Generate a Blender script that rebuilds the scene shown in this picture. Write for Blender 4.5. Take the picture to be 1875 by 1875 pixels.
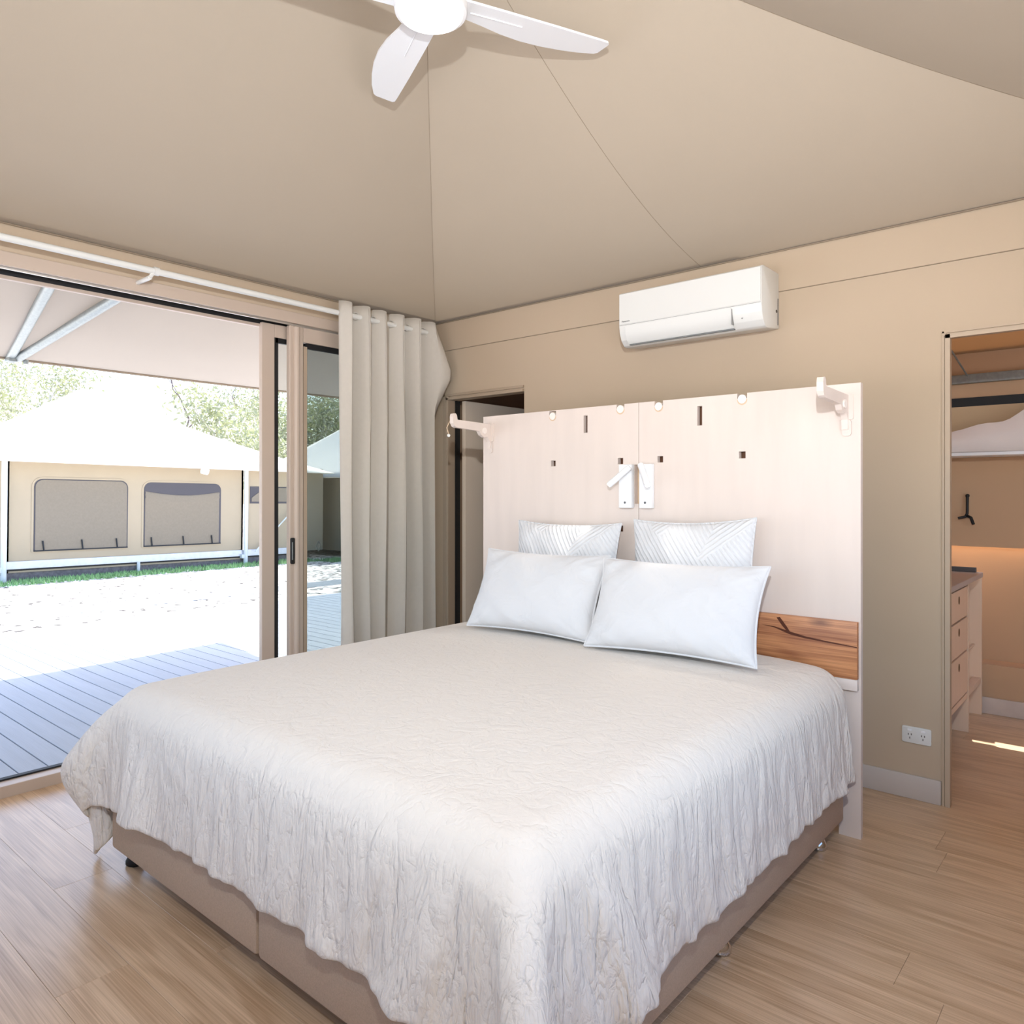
import bpy, bmesh, math, random
import numpy as np
from mathutils import Vector, Matrix
S = bpy.context.scene
COL = S.collection
PI = math.pi
for o in list(bpy.data.objects): bpy.data.objects.remove(o)

# ------------------------------------------------------------------ camera
cam = bpy.data.cameras.new('camera'); cam.sensor_width = 36; cam.lens = 26.08; cam.shift_y = -0.0182
cam.clip_end = 300
camo = bpy.data.objects.new('camera', cam); COL.objects.link(camo)
camo.location = (0, 0, 1.35); camo.rotation_euler = (PI/2, 0, math.radians(40.6243))
S.camera = camo
# ------------------------------------------------------------------ sky, sun, exposure
SUN = Vector((-.17, .68, 1.0)).normalized()
w = bpy.data.worlds.new('sky'); S.world = w; w.use_nodes = True
nt = w.node_tree; nt.nodes.clear()
bg = nt.nodes.new('ShaderNodeBackground'); out = nt.nodes.new('ShaderNodeOutputWorld')
sky = nt.nodes.new('ShaderNodeTexSky'); sky.sky_type = 'NISHITA'; sky.sun_disc = False
sky.sun_elevation = math.asin(SUN.z); sky.sun_rotation = math.atan2(SUN.x, SUN.y)
sky.dust_density = 2.2; sky.air_density = 1.0; sky.ozone_density = 1.0
bg.inputs['Strength'].default_value = 0.62
nt.links.new(sky.outputs[0], bg.inputs[0]); nt.links.new(bg.outputs[0], out.inputs[0])
sl = bpy.data.lights.new('sun', 'SUN'); sl.energy = 11.5; sl.angle = 0.0093; sl.color = (1, .96, .9)
so = bpy.data.objects.new('sun', sl); COL.objects.link(so); so.rotation_euler = SUN.to_track_quat('Z', 'Y').to_euler()
so.location = (0, 6, 9)
# photographer's flash, tilted up to bounce off the canvas
fl = bpy.data.lights.new('camera_flash', 'SPOT'); fl.energy = 275; fl.spot_size = math.radians(179); fl.spot_blend = 1.0
fl.shadow_soft_size = .025; fl.color = (.88, .945, 1.0)
flo = bpy.data.objects.new('camera_flash', fl); COL.objects.link(flo); flo.location = (.03, -.03, 1.98)
flo.rotation_euler = Vector((.50, -.50, -.36)).to_track_quat('Z', 'Y').to_euler()
vs = S.view_settings
S.display_settings.display_device = 'sRGB'
vs.view_transform = 'Standard'; vs.look = 'None'; vs.gamma = 1.0; vs.exposure = 0.0; vs.use_curve_mapping = False

# ------------------------------------------------------------------ helpers
def lin(c):
    r = []
    for v in c:
        v /= 255.0
        r.append(v/12.92 if v <= .04045 else ((v+.055)/1.055)**2.4)
    return (*r, 1.0)
MATS = {}
def mat(name, rgb, rough=.6, metal=0., spec=.5, var=0., vscale=6., vstretch=(1, 1, 1), bump=0., bscale=200., bstretch=(1, 1, 1),
        emit=0., transl=0., tcol=None, rnd=0., coord='Object', vr=(.25, .75)):
    if name in MATS: return MATS[name]
    m = bpy.data.materials.new(name); m.use_nodes = True; MATS[name] = m
    n = m.node_tree.nodes; L = m.node_tree.links; n.clear()
    o = n.new('ShaderNodeOutputMaterial'); p = n.new('ShaderNodeBsdfPrincipled')
    p.inputs['Base Color'].default_value = lin(rgb); p.inputs['Roughness'].default_value = rough
    p.inputs['Metallic'].default_value = metal; p.inputs['Specular IOR Level'].default_value = spec
    tc = n.new('ShaderNodeTexCoord')
    def tex(scale, stretch, detail=4):
        mp = n.new('ShaderNodeMapping'); mp.inputs['Scale'].default_value = stretch
        L.new(tc.outputs[coord], mp.inputs[0])
        t = n.new('ShaderNodeTexNoise'); t.inputs['Scale'].default_value = scale; t.inputs['Detail'].default_value = detail
        L.new(mp.outputs[0], t.inputs['Vector']); return t
    if var or rnd:
        hsv = n.new('ShaderNodeHueSaturation'); hsv.inputs['Color'].default_value = lin(rgb)
        mr = n.new('ShaderNodeMapRange'); mr.inputs[3].default_value = 1-var; mr.inputs[4].default_value = 1+var
        mr.inputs[1].default_value = vr[0]; mr.inputs[2].default_value = vr[1]
        t = tex(vscale, vstretch); L.new(t.outputs['Fac'], mr.inputs[0])
        if rnd:
            oi = n.new('ShaderNodeObjectInfo'); m2 = n.new('ShaderNodeMapRange'); m2.inputs[3].default_value = 1-rnd; m2.inputs[4].default_value = 1+rnd
            L.new(oi.outputs['Random'], m2.inputs[0]); mu = n.new('ShaderNodeMath'); mu.operation = 'MULTIPLY'
            L.new(mr.outputs[0], mu.inputs[0]); L.new(m2.outputs[0], mu.inputs[1]); L.new(mu.outputs[0], hsv.inputs['Value'])
        else: L.new(mr.outputs[0], hsv.inputs['Value'])
        L.new(hsv.outputs[0], p.inputs['Base Color'])
    if bump:
        b = n.new('ShaderNodeBump'); b.inputs['Strength'].default_value = bump; b.inputs['Distance'].default_value = .004
        t = tex(bscale, bstretch, 3); L.new(t.outputs['Fac'], b.inputs['Height']); L.new(b.outputs[0], p.inputs['Normal'])
    if emit:
        p.inputs['Emission Color'].default_value = lin(rgb); p.inputs['Emission Strength'].default_value = emit
    if transl:
        tr = n.new('ShaderNodeBsdfTranslucent'); tr.inputs[0].default_value = lin(tcol or rgb)
        mx = n.new('ShaderNodeMixShader'); mx.inputs[0].default_value = transl
        L.new(p.outputs[0], mx.inputs[1]); L.new(tr.outputs[0], mx.inputs[2]); L.new(mx.outputs[0], o.inputs[0])
    else: L.new(p.outputs[0], o.inputs[0])
    return m
def sheer(name, trans, gloss=.04, tint=(255, 255, 255), diff=0., dcol=(120, 120, 115)):
    """window glass or insect mesh: see-through with a thin reflection"""
    m = bpy.data.materials.new(name); m.use_nodes = True; MATS[name] = m
    n = m.node_tree.nodes; L = m.node_tree.links; n.clear()
    o = n.new('ShaderNodeOutputMaterial')
    t = n.new('ShaderNodeBsdfTransparent'); c = lin(tint); t.inputs[0].default_value = (c[0]*trans, c[1]*trans, c[2]*trans, 1)
    g = n.new('ShaderNodeBsdfGlossy'); g.inputs['Roughness'].default_value = .02
    mx = n.new('ShaderNodeMixShader'); mx.inputs[0].default_value = gloss
    L.new(t.outputs[0], mx.inputs[1]); L.new(g.outputs[0], mx.inputs[2])
    last = mx
    if diff:
        d = n.new('ShaderNodeBsdfDiffuse'); d.inputs[0].default_value = lin(dcol)
        m2 = n.new('ShaderNodeMixShader'); m2.inputs[0].default_value = diff
        L.new(mx.outputs[0], m2.inputs[1]); L.new(d.outputs[0], m2.inputs[2]); last = m2
    L.new(last.outputs[0], o.inputs[0]); return m
def wood(name, c1, c2, rough, scale, stretch, bump=.1, rnd=.08, knots=0.):
    m = bpy.data.materials.new(name); m.use_nodes = True; MATS[name] = m
    n = m.node_tree.nodes; L = m.node_tree.links; n.clear()
    o = n.new('ShaderNodeOutputMaterial'); p = n.new('ShaderNodeBsdfPrincipled'); L.new(p.outputs[0], o.inputs[0])
    p.inputs['Roughness'].default_value = rough; p.inputs['Specular IOR Level'].default_value = .75
    tc = n.new('ShaderNodeTexCoord'); oi = n.new('ShaderNodeObjectInfo')
    ad = n.new('ShaderNodeVectorMath'); ad.operation = 'ADD'
    ml = n.new('ShaderNodeMath'); ml.operation = 'MULTIPLY'; ml.inputs[1].default_value = 37.0; L.new(oi.outputs['Random'], ml.inputs[0])
    L.new(tc.outputs['Object'], ad.inputs[0]); L.new(ml.outputs[0], ad.inputs[1])
    mp = n.new('ShaderNodeMapping'); mp.inputs['Scale'].default_value = stretch; L.new(ad.outputs[0], mp.inputs[0])
    # cathedral figure: bands of a warped field
    n1 = n.new('ShaderNodeTexNoise'); n1.inputs['Scale'].default_value = scale; n1.inputs['Detail'].default_value = 2.0; n1.inputs['Distortion'].default_value = .6
    L.new(mp.outputs[0], n1.inputs['Vector'])
    mm = n.new('ShaderNodeMath'); mm.operation = 'MULTIPLY'; mm.inputs[1].default_value = 17.; L.new(n1.outputs['Fac'], mm.inputs[0])
    sn = n.new('ShaderNodeMath'); sn.operation = 'SINE'; L.new(mm.outputs[0], sn.inputs[0])
    mr = n.new('ShaderNodeMapRange'); mr.inputs[1].default_value = -1; L.new(sn.outputs[0], mr.inputs[0])
    mp2 = n.new('ShaderNodeMapping'); mp2.inputs['Scale'].default_value = (stretch[0]*.7, stretch[1]*9, stretch[2]*9); L.new(ad.outputs[0], mp2.inputs[0])
    n2 = n.new('ShaderNodeTexNoise'); n2.inputs['Scale'].default_value = scale*2; n2.inputs['Detail'].default_value = 5.; L.new(mp2.outputs[0], n2.inputs['Vector'])
    mixf = n.new('ShaderNodeMath'); mixf.operation = 'MULTIPLY_ADD'; mixf.inputs[1].default_value = .35
    L.new(mr.outputs[0], mixf.inputs[0]); 
    m3 = n.new('ShaderNodeMapRange'); m3.inputs[1].default_value = .3; m3.inputs[2].default_value = .7; m3.inputs[4].default_value = .65; L.new(n2.outputs['Fac'], m3.inputs[0])
    L.new(m3.outputs[0], mixf.inputs[2])
    cr = n.new('ShaderNodeMix'); cr.data_type = 'RGBA'; cr.inputs[6].default_value = lin(c1); cr.inputs[7].default_value = lin(c2)
    L.new(mixf.outputs[0], cr.inputs[0])
    hs = n.new('ShaderNodeHueSaturation'); m4 = n.new('ShaderNodeMapRange'); m4.inputs[3].default_value = 1-rnd; m4.inputs[4].default_value = 1+rnd
    L.new(oi.outputs['Random'], m4.inputs[0]); L.new(m4.outputs[0], hs.inputs['Value']); L.new(cr.outputs[2], hs.inputs['Color'])
    last = hs.outputs[0]
    if knots:
        v = n.new('ShaderNodeTexVoronoi'); v.inputs['Scale'].default_value = 4.6
        mp3 = n.new('ShaderNodeMapping'); mp3.inputs['Scale'].default_value = (.8, 2.0, 2.0); L.new(ad.outputs[0], mp3.inputs[0]); L.new(mp3.outputs[0], v.inputs['Vector'])
        k = n.new('ShaderNodeMapRange'); k.inputs[1].default_value = .04; k.inputs[2].default_value = .22; k.inputs[3].default_value = knots; k.inputs[4].default_value = 0.
        L.new(v.outputs['Distance'], k.inputs[0])
        kx = n.new('ShaderNodeMix'); kx.data_type = 'RGBA'; kx.inputs[7].default_value = lin((92, 44, 22)); L.new(k.outputs[0], kx.inputs[0]); L.new(last, kx.inputs[6]); last = kx.outputs[2]
    L.new(last, p.inputs['Base Color'])
    b = n.new('ShaderNodeBump'); b.inputs['Strength'].default_value = bump; b.inputs['Distance'].default_value = .002
    L.new(n2.outputs['Fac'], b.inputs['Height']); L.new(b.outputs[0], p.inputs['Normal'])
    return m

class MB:
    def __init__(s): s.bm = bmesh.new()
    def box(s, a, b, bev=0.):
        lo = [min(p, q) for p, q in zip(a, b)]; hi = [max(p, q) for p, q in zip(a, b)]
        t = bmesh.new(); bmesh.ops.create_cube(t, size=1)
        for v in t.verts: v.co = Vector([(lo[i]+hi[i])/2+v.co[i]*(hi[i]-lo[i]) for i in range(3)])
        if bev: bmesh.ops.bevel(t, geom=list(t.edges), offset=min(bev, min(h-l for h, l in zip(hi, lo))*.49), segments=2, affect='EDGES', profile=.5)
        return s._add(t)
    def _add(s, t, M=None):
        if M is not None: bmesh.ops.transform(t, matrix=M, verts=list(t.verts))
        mp = {v: s.bm.verts.new(v.co) for v in t.verts}
        for f in t.faces:
            try: s.bm.faces.new([mp[v] for v in f.verts])
            except ValueError: pass
        t.free(); return s
    def cyl(s, a, b, r, r2=None, n=16, caps=True):
        a = Vector(a); b = Vector(b); t = bmesh.new()
        bmesh.ops.create_cone(t, cap_ends=caps, segments=n, radius1=r, radius2=r if r2 is None else r2, depth=(b-a).length)
        q = (b-a).to_track_quat('Z', 'Y').to_matrix().to_4x4()
        return s._add(t, Matrix.Translation((a+b)/2) @ q)
    def tube(s, pts, r, n=10):
        pts = [Vector(p) for p in pts]
        for a, b in zip(pts, pts[1:]): s.cyl(a, b, r, n=n)
        for p in pts[1:-1]: s.ball(p, r, n)
        return s
    def ball(s, c, r, n=12, sc=(1, 1, 1)):
        t = bmesh.new(); bmesh.ops.create_uvsphere(t, u_segments=n, v_segments=max(6, n*2//3), radius=r)
        return s._add(t, Matrix.Translation(c) @ Matrix.Diagonal((*sc, 1)))
    def lathe(s, prof, c, n=32, axis='Z'):
        t = bmesh.new(); rings = []
        for r, z in prof:
            ring = []
            for i in range(n):
                a = 2*PI*i/n; p = Vector((r*math.cos(a), r*math.sin(a), z))
                ring.append(t.verts.new(p))
            rings.append(ring)
        for A, B in zip(rings, rings[1:]):
            for i in range(n): t.faces.new([A[i], A[(i+1) % n], B[(i+1) % n], B[i]])
        if prof[0][0] > 1e-6: t.faces.new(rings[0][::-1])
        if prof[-1][0] > 1e-6: t.faces.new(rings[-1])
        bmesh.ops.remove_doubles(t, verts=list(t.verts), dist=1e-6)
        return s._add(t, Matrix.Translation(c))
    def prism(s, poly, d0, d1, axis, bev=0.):
        """poly = 2-D outline in the two other axes (kept in x,y,z order), extruded along axis"""
        t = bmesh.new(); k = 'XYZ'.index(axis)
        def P(p, d): q = list(p); q.insert(k, d); return q
        A = [t.verts.new(P(p, d0)) for p in poly]; B = [t.verts.new(P(p, d1)) for p in poly]
        t.faces.new(A[::-1]); t.faces.new(B); n = len(poly)
        for i in range(n): t.faces.new([A[i], A[(i+1) % n], B[(i+1) % n], B[i]])
        bmesh.ops.recalc_face_normals(t, faces=list(t.faces))
        if bev: bmesh.ops.bevel(t, geom=[e for e in t.edges], offset=bev, segments=2, affect='EDGES', profile=.5)
        return s._add(t)
    def plate(s, x0, x1, z0, z1, y0, y1, holes):
        """upright plate in the XZ plane with rectangular holes"""
        xs = sorted({x0, x1, *[h[0] for h in holes], *[h[1] for h in holes]}); zs = sorted({z0, z1, *[h[2] for h in holes], *[h[3] for h in holes]})
        xs = [x for x in xs if x0-1e-6 <= x <= x1+1e-6]; zs = [z for z in zs if z0-1e-6 <= z <= z1+1e-6]
        def solid(i, j):
            if i < 0 or j < 0 or i >= len(xs)-1 or j >= len(zs)-1: return False
            cx = (xs[i]+xs[i+1])/2; cz = (zs[j]+zs[j+1])/2
            return not any(h[0] < cx < h[1] and h[2] < cz < h[3] for h in holes)
        V = {}
        def v(i, j, y):
            k = (i, j, y)
            if k not in V: V[k] = s.bm.verts.new((xs[i], y, zs[j]))
            return V[k]
        F = s.bm.faces.new
        for i in range(len(xs)-1):
            for j in range(len(zs)-1):
                if not solid(i, j): continue
                F([v(i, j, y0), v(i+1, j, y0), v(i+1, j+1, y0), v(i, j+1, y0)]); F([v(i, j, y1), v(i, j+1, y1), v(i+1, j+1, y1), v(i+1, j, y1)])
                if not solid(i-1, j): F([v(i, j, y0), v(i, j+1, y0), v(i, j+1, y1), v(i, j, y1)])
                if not solid(i+1, j): F([v(i+1, j, y0), v(i+1, j, y1), v(i+1, j+1, y1), v(i+1, j+1, y0)])
                if not solid(i, j-1): F([v(i, j, y0), v(i, j, y1), v(i+1, j, y1), v(i+1, j, y0)])
                if not solid(i, j+1): F([v(i, j+1, y0), v(i+1, j+1, y0), v(i+1, j+1, y1), v(i, j+1, y1)])
        return s
    def build(s, name, m, parent=None, smooth=None, sub=0):
        me = bpy.data.meshes.new(name)
        org = ORG.get(parent, Vector((0, 0, 0))) if parent else Vector((0, 0, 0))
        bmesh.ops.recalc_face_normals(s.bm, faces=list(s.bm.faces))
        bmesh.ops.translate(s.bm, verts=list(s.bm.verts), vec=-org)
        s.bm.to_mesh(me); s.bm.free()
        return link(name, me, m, parent, smooth, sub)
ORG = {}
def link(name, me, m, parent=None, smooth=None, sub=0):
    o = bpy.data.objects.new(name, me); COL.objects.link(o)
    if m: me.materials.append(m)
    if smooth is not None:
        for p in me.polygons: p.use_smooth = True
        if smooth and smooth < 3: me.set_sharp_from_angle(angle=smooth)
    if sub:
        md = o.modifiers.new('sub', 'SUBSURF'); md.levels = sub; md.render_levels = sub
    if parent: o.parent = parent; ORG[o] = ORG.get(parent, Vector((0, 0, 0)))
    return o
def pyd(name, V, F, m, parent=None, smooth=None, sub=0):
    me = bpy.data.meshes.new(name); org = ORG.get(parent, Vector((0, 0, 0))) if parent else Vector((0, 0, 0))
    me.from_pydata([(v[0]-org[0], v[1]-org[1], v[2]-org[2]) for v in V], [], F); me.update()
    return link(name, me, m, parent, smooth, sub)
def tag(o, label, cat, group=None, kind=None):
    o['label'] = label; o['category'] = cat
    if group: o['group'] = group
    if kind: o['kind'] = kind
    return o
def thing(name, label, cat, loc, group=None):
    o = bpy.data.objects.new(name, None); COL.objects.link(o); o.empty_display_size = .1
    o.location = loc; ORG[o] = Vector(loc); return tag(o, label, cat, group)
def struct(o, label=None):
    o['kind'] = 'structure'
    if label: o['label'] = label
    return o
def box(name, a, b, m, parent=None, bev=0.): return MB().box(a, b, bev).build(name, m, parent, smooth=.6 if bev else None)
def grid(nu, nv, fn, close_u=False):
    V = [fn(i, j) for i in range(nu) for j in range(nv)]
    F = [(i*nv+j, ((i+1) % nu)*nv+j, ((i+1) % nu)*nv+j+1, i*nv+j+1) for i in range(nu if close_u else nu-1) for j in range(nv-1)]
    return V, F
def rrect(x0, x1, z0, z1, r, n=5, rb=None):
    rb = r if rb is None else rb; P = []
    for cx, cz, a0, q in ((x1-rb, z0+rb, -90, rb), (x1-r, z1-r, 0, r), (x0+r, z1-r, 90, r), (x0+rb, z0+rb, 180, rb)):
        for k in range(n+1):
            a = math.radians(a0+90*k/n); P.append((cx+q*math.cos(a), cz+q*math.sin(a)))
    R = []
    for p in P:
        if not R or (abs(p[0]-R[-1][0])+abs(p[1]-R[-1][1])) > 1e-5: R.append(p)
    return R

# ------------------------------------------------------------------ materials
CANVAS = mat('canvas_ceiling', (162, 150, 135), .9, spec=.1, var=.03, vscale=1.2, bump=.06, bscale=420, transl=.05, tcol=(205, 186, 160))
WALLM = mat('canvas_wall', (194, 175, 152), .85, spec=.15, var=.02, vscale=1.5, bump=.05, bscale=380)
SEAM = mat('canvas_seam', (150, 135, 117), .9, spec=.1)
WALLD = mat('canvas_wall_rear', (194, 160, 128), .85, spec=.15, var=.03, vscale=1.5)
ALU = mat('door_frame_paint', (196, 178, 162), .42, bump=.02, bscale=300)
ALU2 = mat('trim_paint', (176, 156, 134), .5)
BLACK = mat('black_rubber', (18, 18, 20), .6)
DARKGAP = mat('dark_recess', (26, 22, 20), .9)
METAL = mat('bright_metal', (225, 225, 222), .28, metal=.9)
GALV = mat('galvanised_steel', (150, 156, 154), .42, metal=.5, var=.14, vscale=60)
WHITE = mat('white_plastic', (226, 226, 222), .35)
WHITEP = mat('white_powdercoat', (240, 241, 243), .4)
PLY = mat('limed_plywood', (222, 208, 199), .5, var=.035, vscale=3., vstretch=(5, 5, .7), bump=.03, bscale=60, bstretch=(8, 8, .6))
PLYEDGE = mat('plywood_edge', (214, 186, 156), .6)
SKIRT = mat('grey_skirting', (196, 186, 178), .5, var=.02, vscale=3, vstretch=(.5, 6, 6))
FLOORW = wood('oak_vinyl', (173, 139, 104), (224, 194, 160), .30, 2.2, (.8, 6.0, 6.0), bump=.12, rnd=.035)
BLACKWOOD = wood('feature_timber', (128, 66, 32), (212, 148, 98), .45, 1.7, (1.3, 5.5, 5.5), bump=.1, rnd=.0, knots=.75)
DECKM = mat('deck_composite', (168, 176, 188), .7, var=.05, vscale=9, vstretch=(.25, 3, 3), rnd=.04, bump=.2, bscale=30, bstretch=(.2, 6, 6))
BASEF = mat('base_fabric', (194, 172, 151), .95, spec=.1, var=.09, vscale=240, bump=.25, bscale=500)
MATTR = mat('mattress_ticking', (236, 236, 238), .9)
CHROME = mat('chrome', (215, 215, 218), .08, metal=1.0)
CURT = mat('curtain_cloth', (212, 205, 194), .92, spec=.1, var=.02, vscale=40, bump=.08, bscale=400, transl=.12, tcol=(200, 190, 175))
GLASS = sheer('pane_glass', .97, .03, (246, 248, 247))
MESH = sheer('insect_mesh', .67, .01, (245, 250, 250), diff=.04, dcol=(110, 112, 110))
MESHD = sheer('window_mesh', .25, .0, (245, 250, 250), diff=.45, dcol=(60, 58, 56))
TENTWALL = mat('tent_wall_canvas', (164, 152, 132), .9, spec=.1, var=.03, vscale=2)
TENTROOF = mat('tent_roof_canvas', (236, 232, 222), .8, spec=.2)
AWN = mat('awning_canvas', (160, 151, 140), .9, spec=.1, transl=.06, tcol=(226, 208, 190), var=.02, vscale=2)
FLAP = mat('window_flap', (128, 120, 108), .9, spec=.1, var=.05, vscale=30)
ROPE = mat('strap_black', (34, 38, 44), .8)
POSTW = mat('post_paint', (196, 204, 208), .4)
BLOCK = mat('skirt_block', (104, 100, 104), .9, var=.3, vscale=18, bump=.6, bscale=40)
GRAVEL = mat('gravel', (200, 196, 192), .95, spec=.1, var=.88, vscale=9, vr=(.37, .53), bump=.8, bscale=34)
GRASSM = mat('grass_blade', (136, 176, 116), .7, rnd=.0, var=.15, vscale=3)
LEAF = mat('gum_leaf', (150, 152, 134), .6, var=.28, vscale=2.2, transl=.25, tcol=(150, 160, 90))
BARK = mat('gum_bark', (196, 190, 182), .8, var=.2, vscale=5, vstretch=(1, 1, .3))
DEADB = mat('dead_bark', (96, 84, 86), .9)

# duvet: linen with creases
def linen():
    m = bpy.data.materials.new('washed_linen'); m.use_nodes = True
    n = m.node_tree.nodes; L = m.node_tree.links; p = n['Principled BSDF']
    p.inputs['Base Color'].default_value = lin((232, 224, 214)); p.inputs['Roughness'].default_value = .95; p.inputs['Specular IOR Level'].default_value = .1
    p.inputs['Sheen Weight'].default_value = .15
    tc = n.new('ShaderNodeTexCoord'); prev = None
    at = n.new('ShaderNodeAttribute'); at.attribute_name = 'crease'
    for sc, st, dist, strg, dt in ((8, (1.7, 1.7, .40), .034, .65, 3), (26, (1.5, 1.5, .65), .013, .6, 4), (700, (1, 1, 1), .0006, .15, 1)):
        mp = n.new('ShaderNodeMapping'); mp.inputs['Scale'].default_value = st; L.new(tc.outputs['Object'], mp.inputs[0])
        t = n.new('ShaderNodeTexNoise'); t.inputs['Scale'].default_value = sc; t.inputs['Detail'].default_value = dt; t.inputs['Distortion'].default_value = .6 if sc < 100 else 0
        L.new(mp.outputs[0], t.inputs['Vector'])
        h = t.outputs['Fac']
        if sc < 100:   # ridged folds
            a = n.new('ShaderNodeMath'); a.operation = 'SUBTRACT'; a.inputs[1].default_value = .5; L.new(h, a.inputs[0])
            ab = n.new('ShaderNodeMath'); ab.operation = 'ABSOLUTE'; L.new(a.outputs[0], ab.inputs[0])
            pw = n.new('ShaderNodeMath'); pw.operation = 'POWER'; pw.inputs[1].default_value = .7; L.new(ab.outputs[0], pw.inputs[0])
            mu = n.new('ShaderNodeMath'); mu.operation = 'MULTIPLY'; L.new(pw.outputs[0], mu.inputs[0]); L.new(at.outputs['Fac'], mu.inputs[1]); h = mu.outputs[0]
        b = n.new('ShaderNodeBump'); b.inputs['Strength'].default_value = strg; b.inputs['Distance'].default_value = dist; L.new(h, b.inputs['Height'])
        if prev: L.new(prev.outputs[0], b.inputs['Normal'])
        prev = b
    L.new(prev.outputs[0], p.inputs['Normal']); return m
LINEN = linen()
def cotton(name, pintuck):
    m = bpy.data.materials.new(name); m.use_nodes = True
    n = m.node_tree.nodes; L = m.node_tree.links; p = n['Principled BSDF']
    p.inputs['Base Color'].default_value = lin((220, 220, 222)); p.inputs['Roughness'].default_value = .95; p.inputs['Specular IOR Level'].default_value = .1
    tc = n.new('ShaderNodeTexCoord')
    t = n.new('ShaderNodeTexNoise'); t.inputs['Scale'].default_value = 9; t.inputs['Detail'].default_value = 3; t.inputs['Distortion'].default_value = .8
    L.new(tc.outputs['Object'], t.inputs['Vector'])
    b = n.new('ShaderNodeBump'); b.inputs['Strength'].default_value = .5; b.inputs['Distance'].default_value = .02; L.new(t.outputs['Fac'], b.inputs['Height']); prev = b
    if pintuck:   # woven rows of fine tucks running on two diagonals, in patches
        vo = n.new('ShaderNodeTexVoronoi'); vo.inputs['Scale'].default_value = 4.2
        L.new(tc.outputs['Object'], vo.inputs['Vector'])
        sep = n.new('ShaderNodeSeparateColor'); L.new(vo.outputs['Color'], sep.inputs[0])
        gt = n.new('ShaderNodeMath'); gt.operation = 'GREATER_THAN'; gt.inputs[1].default_value = .5; L.new(sep.outputs[0], gt.inputs[0])
        ws = []
        for ang in (38, -52):
            mp = n.new('ShaderNodeMapping'); mp.inputs['Rotation'].default_value = (0, math.radians(ang), 0); L.new(tc.outputs['Object'], mp.inputs[0])
            wv = n.new('ShaderNodeTexWave'); wv.wave_profile = 'SIN'; wv.bands_direction = 'X'; wv.inputs['Scale'].default_value = 17; wv.inputs['Distortion'].default_value = .5
            L.new(mp.outputs[0], wv.inputs['Vector']); ws.append(wv)
        mx = n.new('ShaderNodeMix'); mx.data_type = 'FLOAT'; L.new(gt.outputs[0], mx.inputs[0]); L.new(ws[0].outputs['Fac'], mx.inputs[2]); L.new(ws[1].outputs['Fac'], mx.inputs[3])
        pw = n.new('ShaderNodeMath'); pw.operation = 'POWER'; pw.inputs[1].default_value = 3; L.new(mx.outputs[0], pw.inputs[0])
        b2 = n.new('ShaderNodeBump'); b2.inputs['Strength'].default_value = .5; b2.inputs['Distance'].default_value = .006; L.new(pw.outputs[0], b2.inputs['Height']); L.new(prev.outputs[0], b2.inputs['Normal']); prev = b2
    L.new(prev.outputs[0], p.inputs['Normal']); return m
COTTON = cotton('white_cotton', False); PINTUCK = cotton('white_pintuck', True)

# ================================================================== SETTING
XL, XR, YF, YB, ZC = -3.85, .25, -.35, 3.65, 2.55
APX, APY, APZ = -1.8, 1.65, 3.44
# ---- floor of planks
fl_ = box('floor', (XL-.02, YF-.05, -.06), (1.25, 5.5, -.0075), DARKGAP); struct(fl_, 'oak-look vinyl plank floor running through both rooms')
random.seed(11)
rows = [(k, .90+.19*(k-7)) for k in range(0, 31)]
for k, y0 in rows:
    y1 = min(y0+.19, 5.44)
    if y1 < YF or y0 > 5.42: continue
    off = {7: -2.83, 6: -2.22, 8: -3.30}.get(k, -3.85+random.uniform(.15, 1.2))
    ends = [off-1.22*2, off-1.22] + [off+1.22*i for i in range(6)]
    xs = [XL] + [e for e in ends if XL+.05 < e < 1.15] + [1.2]
    for a, b in zip(xs, xs[1:]):
        g, c = .0003, .0007
        lx, ly = (b-a)/2-g, (y1-y0)/2-g
        V = [(sx*lx, sy*ly, -.0075) for sx, sy in ((-1, -1), (1, -1), (1, 1), (-1, 1))] + [(sx*lx, sy*ly, -c) for sx, sy in ((-1, -1), (1, -1), (1, 1), (-1, 1))] + [(sx*(lx-c), sy*(ly-c), 0) for sx, sy in ((-1, -1), (1, -1), (1, 1), (-1, 1))]
        F = [(8, 9, 10, 11)] + [(i, (i+1) % 4, 4+(i+1) % 4, 4+i) for i in range(4)] + [(4+i, 4+(i+1) % 4, 8+(i+1) % 4, 8+i) for i in range(4)]
        me = bpy.data.meshes.new('plank'); me.from_pydata(V, [], F); me.update()
        p = link('plank', me, FLOORW, fl_); p.location = ((a+b)/2, (y0+y1)/2, 0)

# ---- ceiling: four sagging canvas panels meeting at the apex
def cz(s): return ZC + .446*s + .445*s*s
corners = [(XL, YF), (XR, YF), (XR, YB), (XL, YB)]
V = []; F = []
N = 24
for q in range(4):
    A = Vector(corners[q]); B = Vector(corners[(q+1) % 4]); P = Vector((APX, APY)); base = len(V)
    for i in range(N+1):
        s = i/N
        for j in range(N+1):
            e = A.lerp(B, j/N); p = e.lerp(P, s); u = 2*j/N-1
            V.append((p.x, p.y, cz(s) - .045*(1-u*u)*math.sin(PI*min(1, s))*(1-s)))
    for i in range(N):
        for j in range(N): F.append((base+i*(N+1)+j, base+i*(N+1)+j+1, base+(i+1)*(N+1)+j+1, base+(i+1)*(N+1)+j))
ceil = pyd('ceiling', V, F, CANVAS, smooth=True); struct(ceil, 'sagging beige canvas tent ceiling rising to a peak')
bm = bmesh.new(); bm.from_mesh(ceil.data); bmesh.ops.remove_doubles(bm, verts=list(bm.verts), dist=1e-4); bmesh.ops.recalc_face_normals(bm, faces=list(bm.faces)); bm.to_mesh(ceil.data); bm.free()
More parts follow.
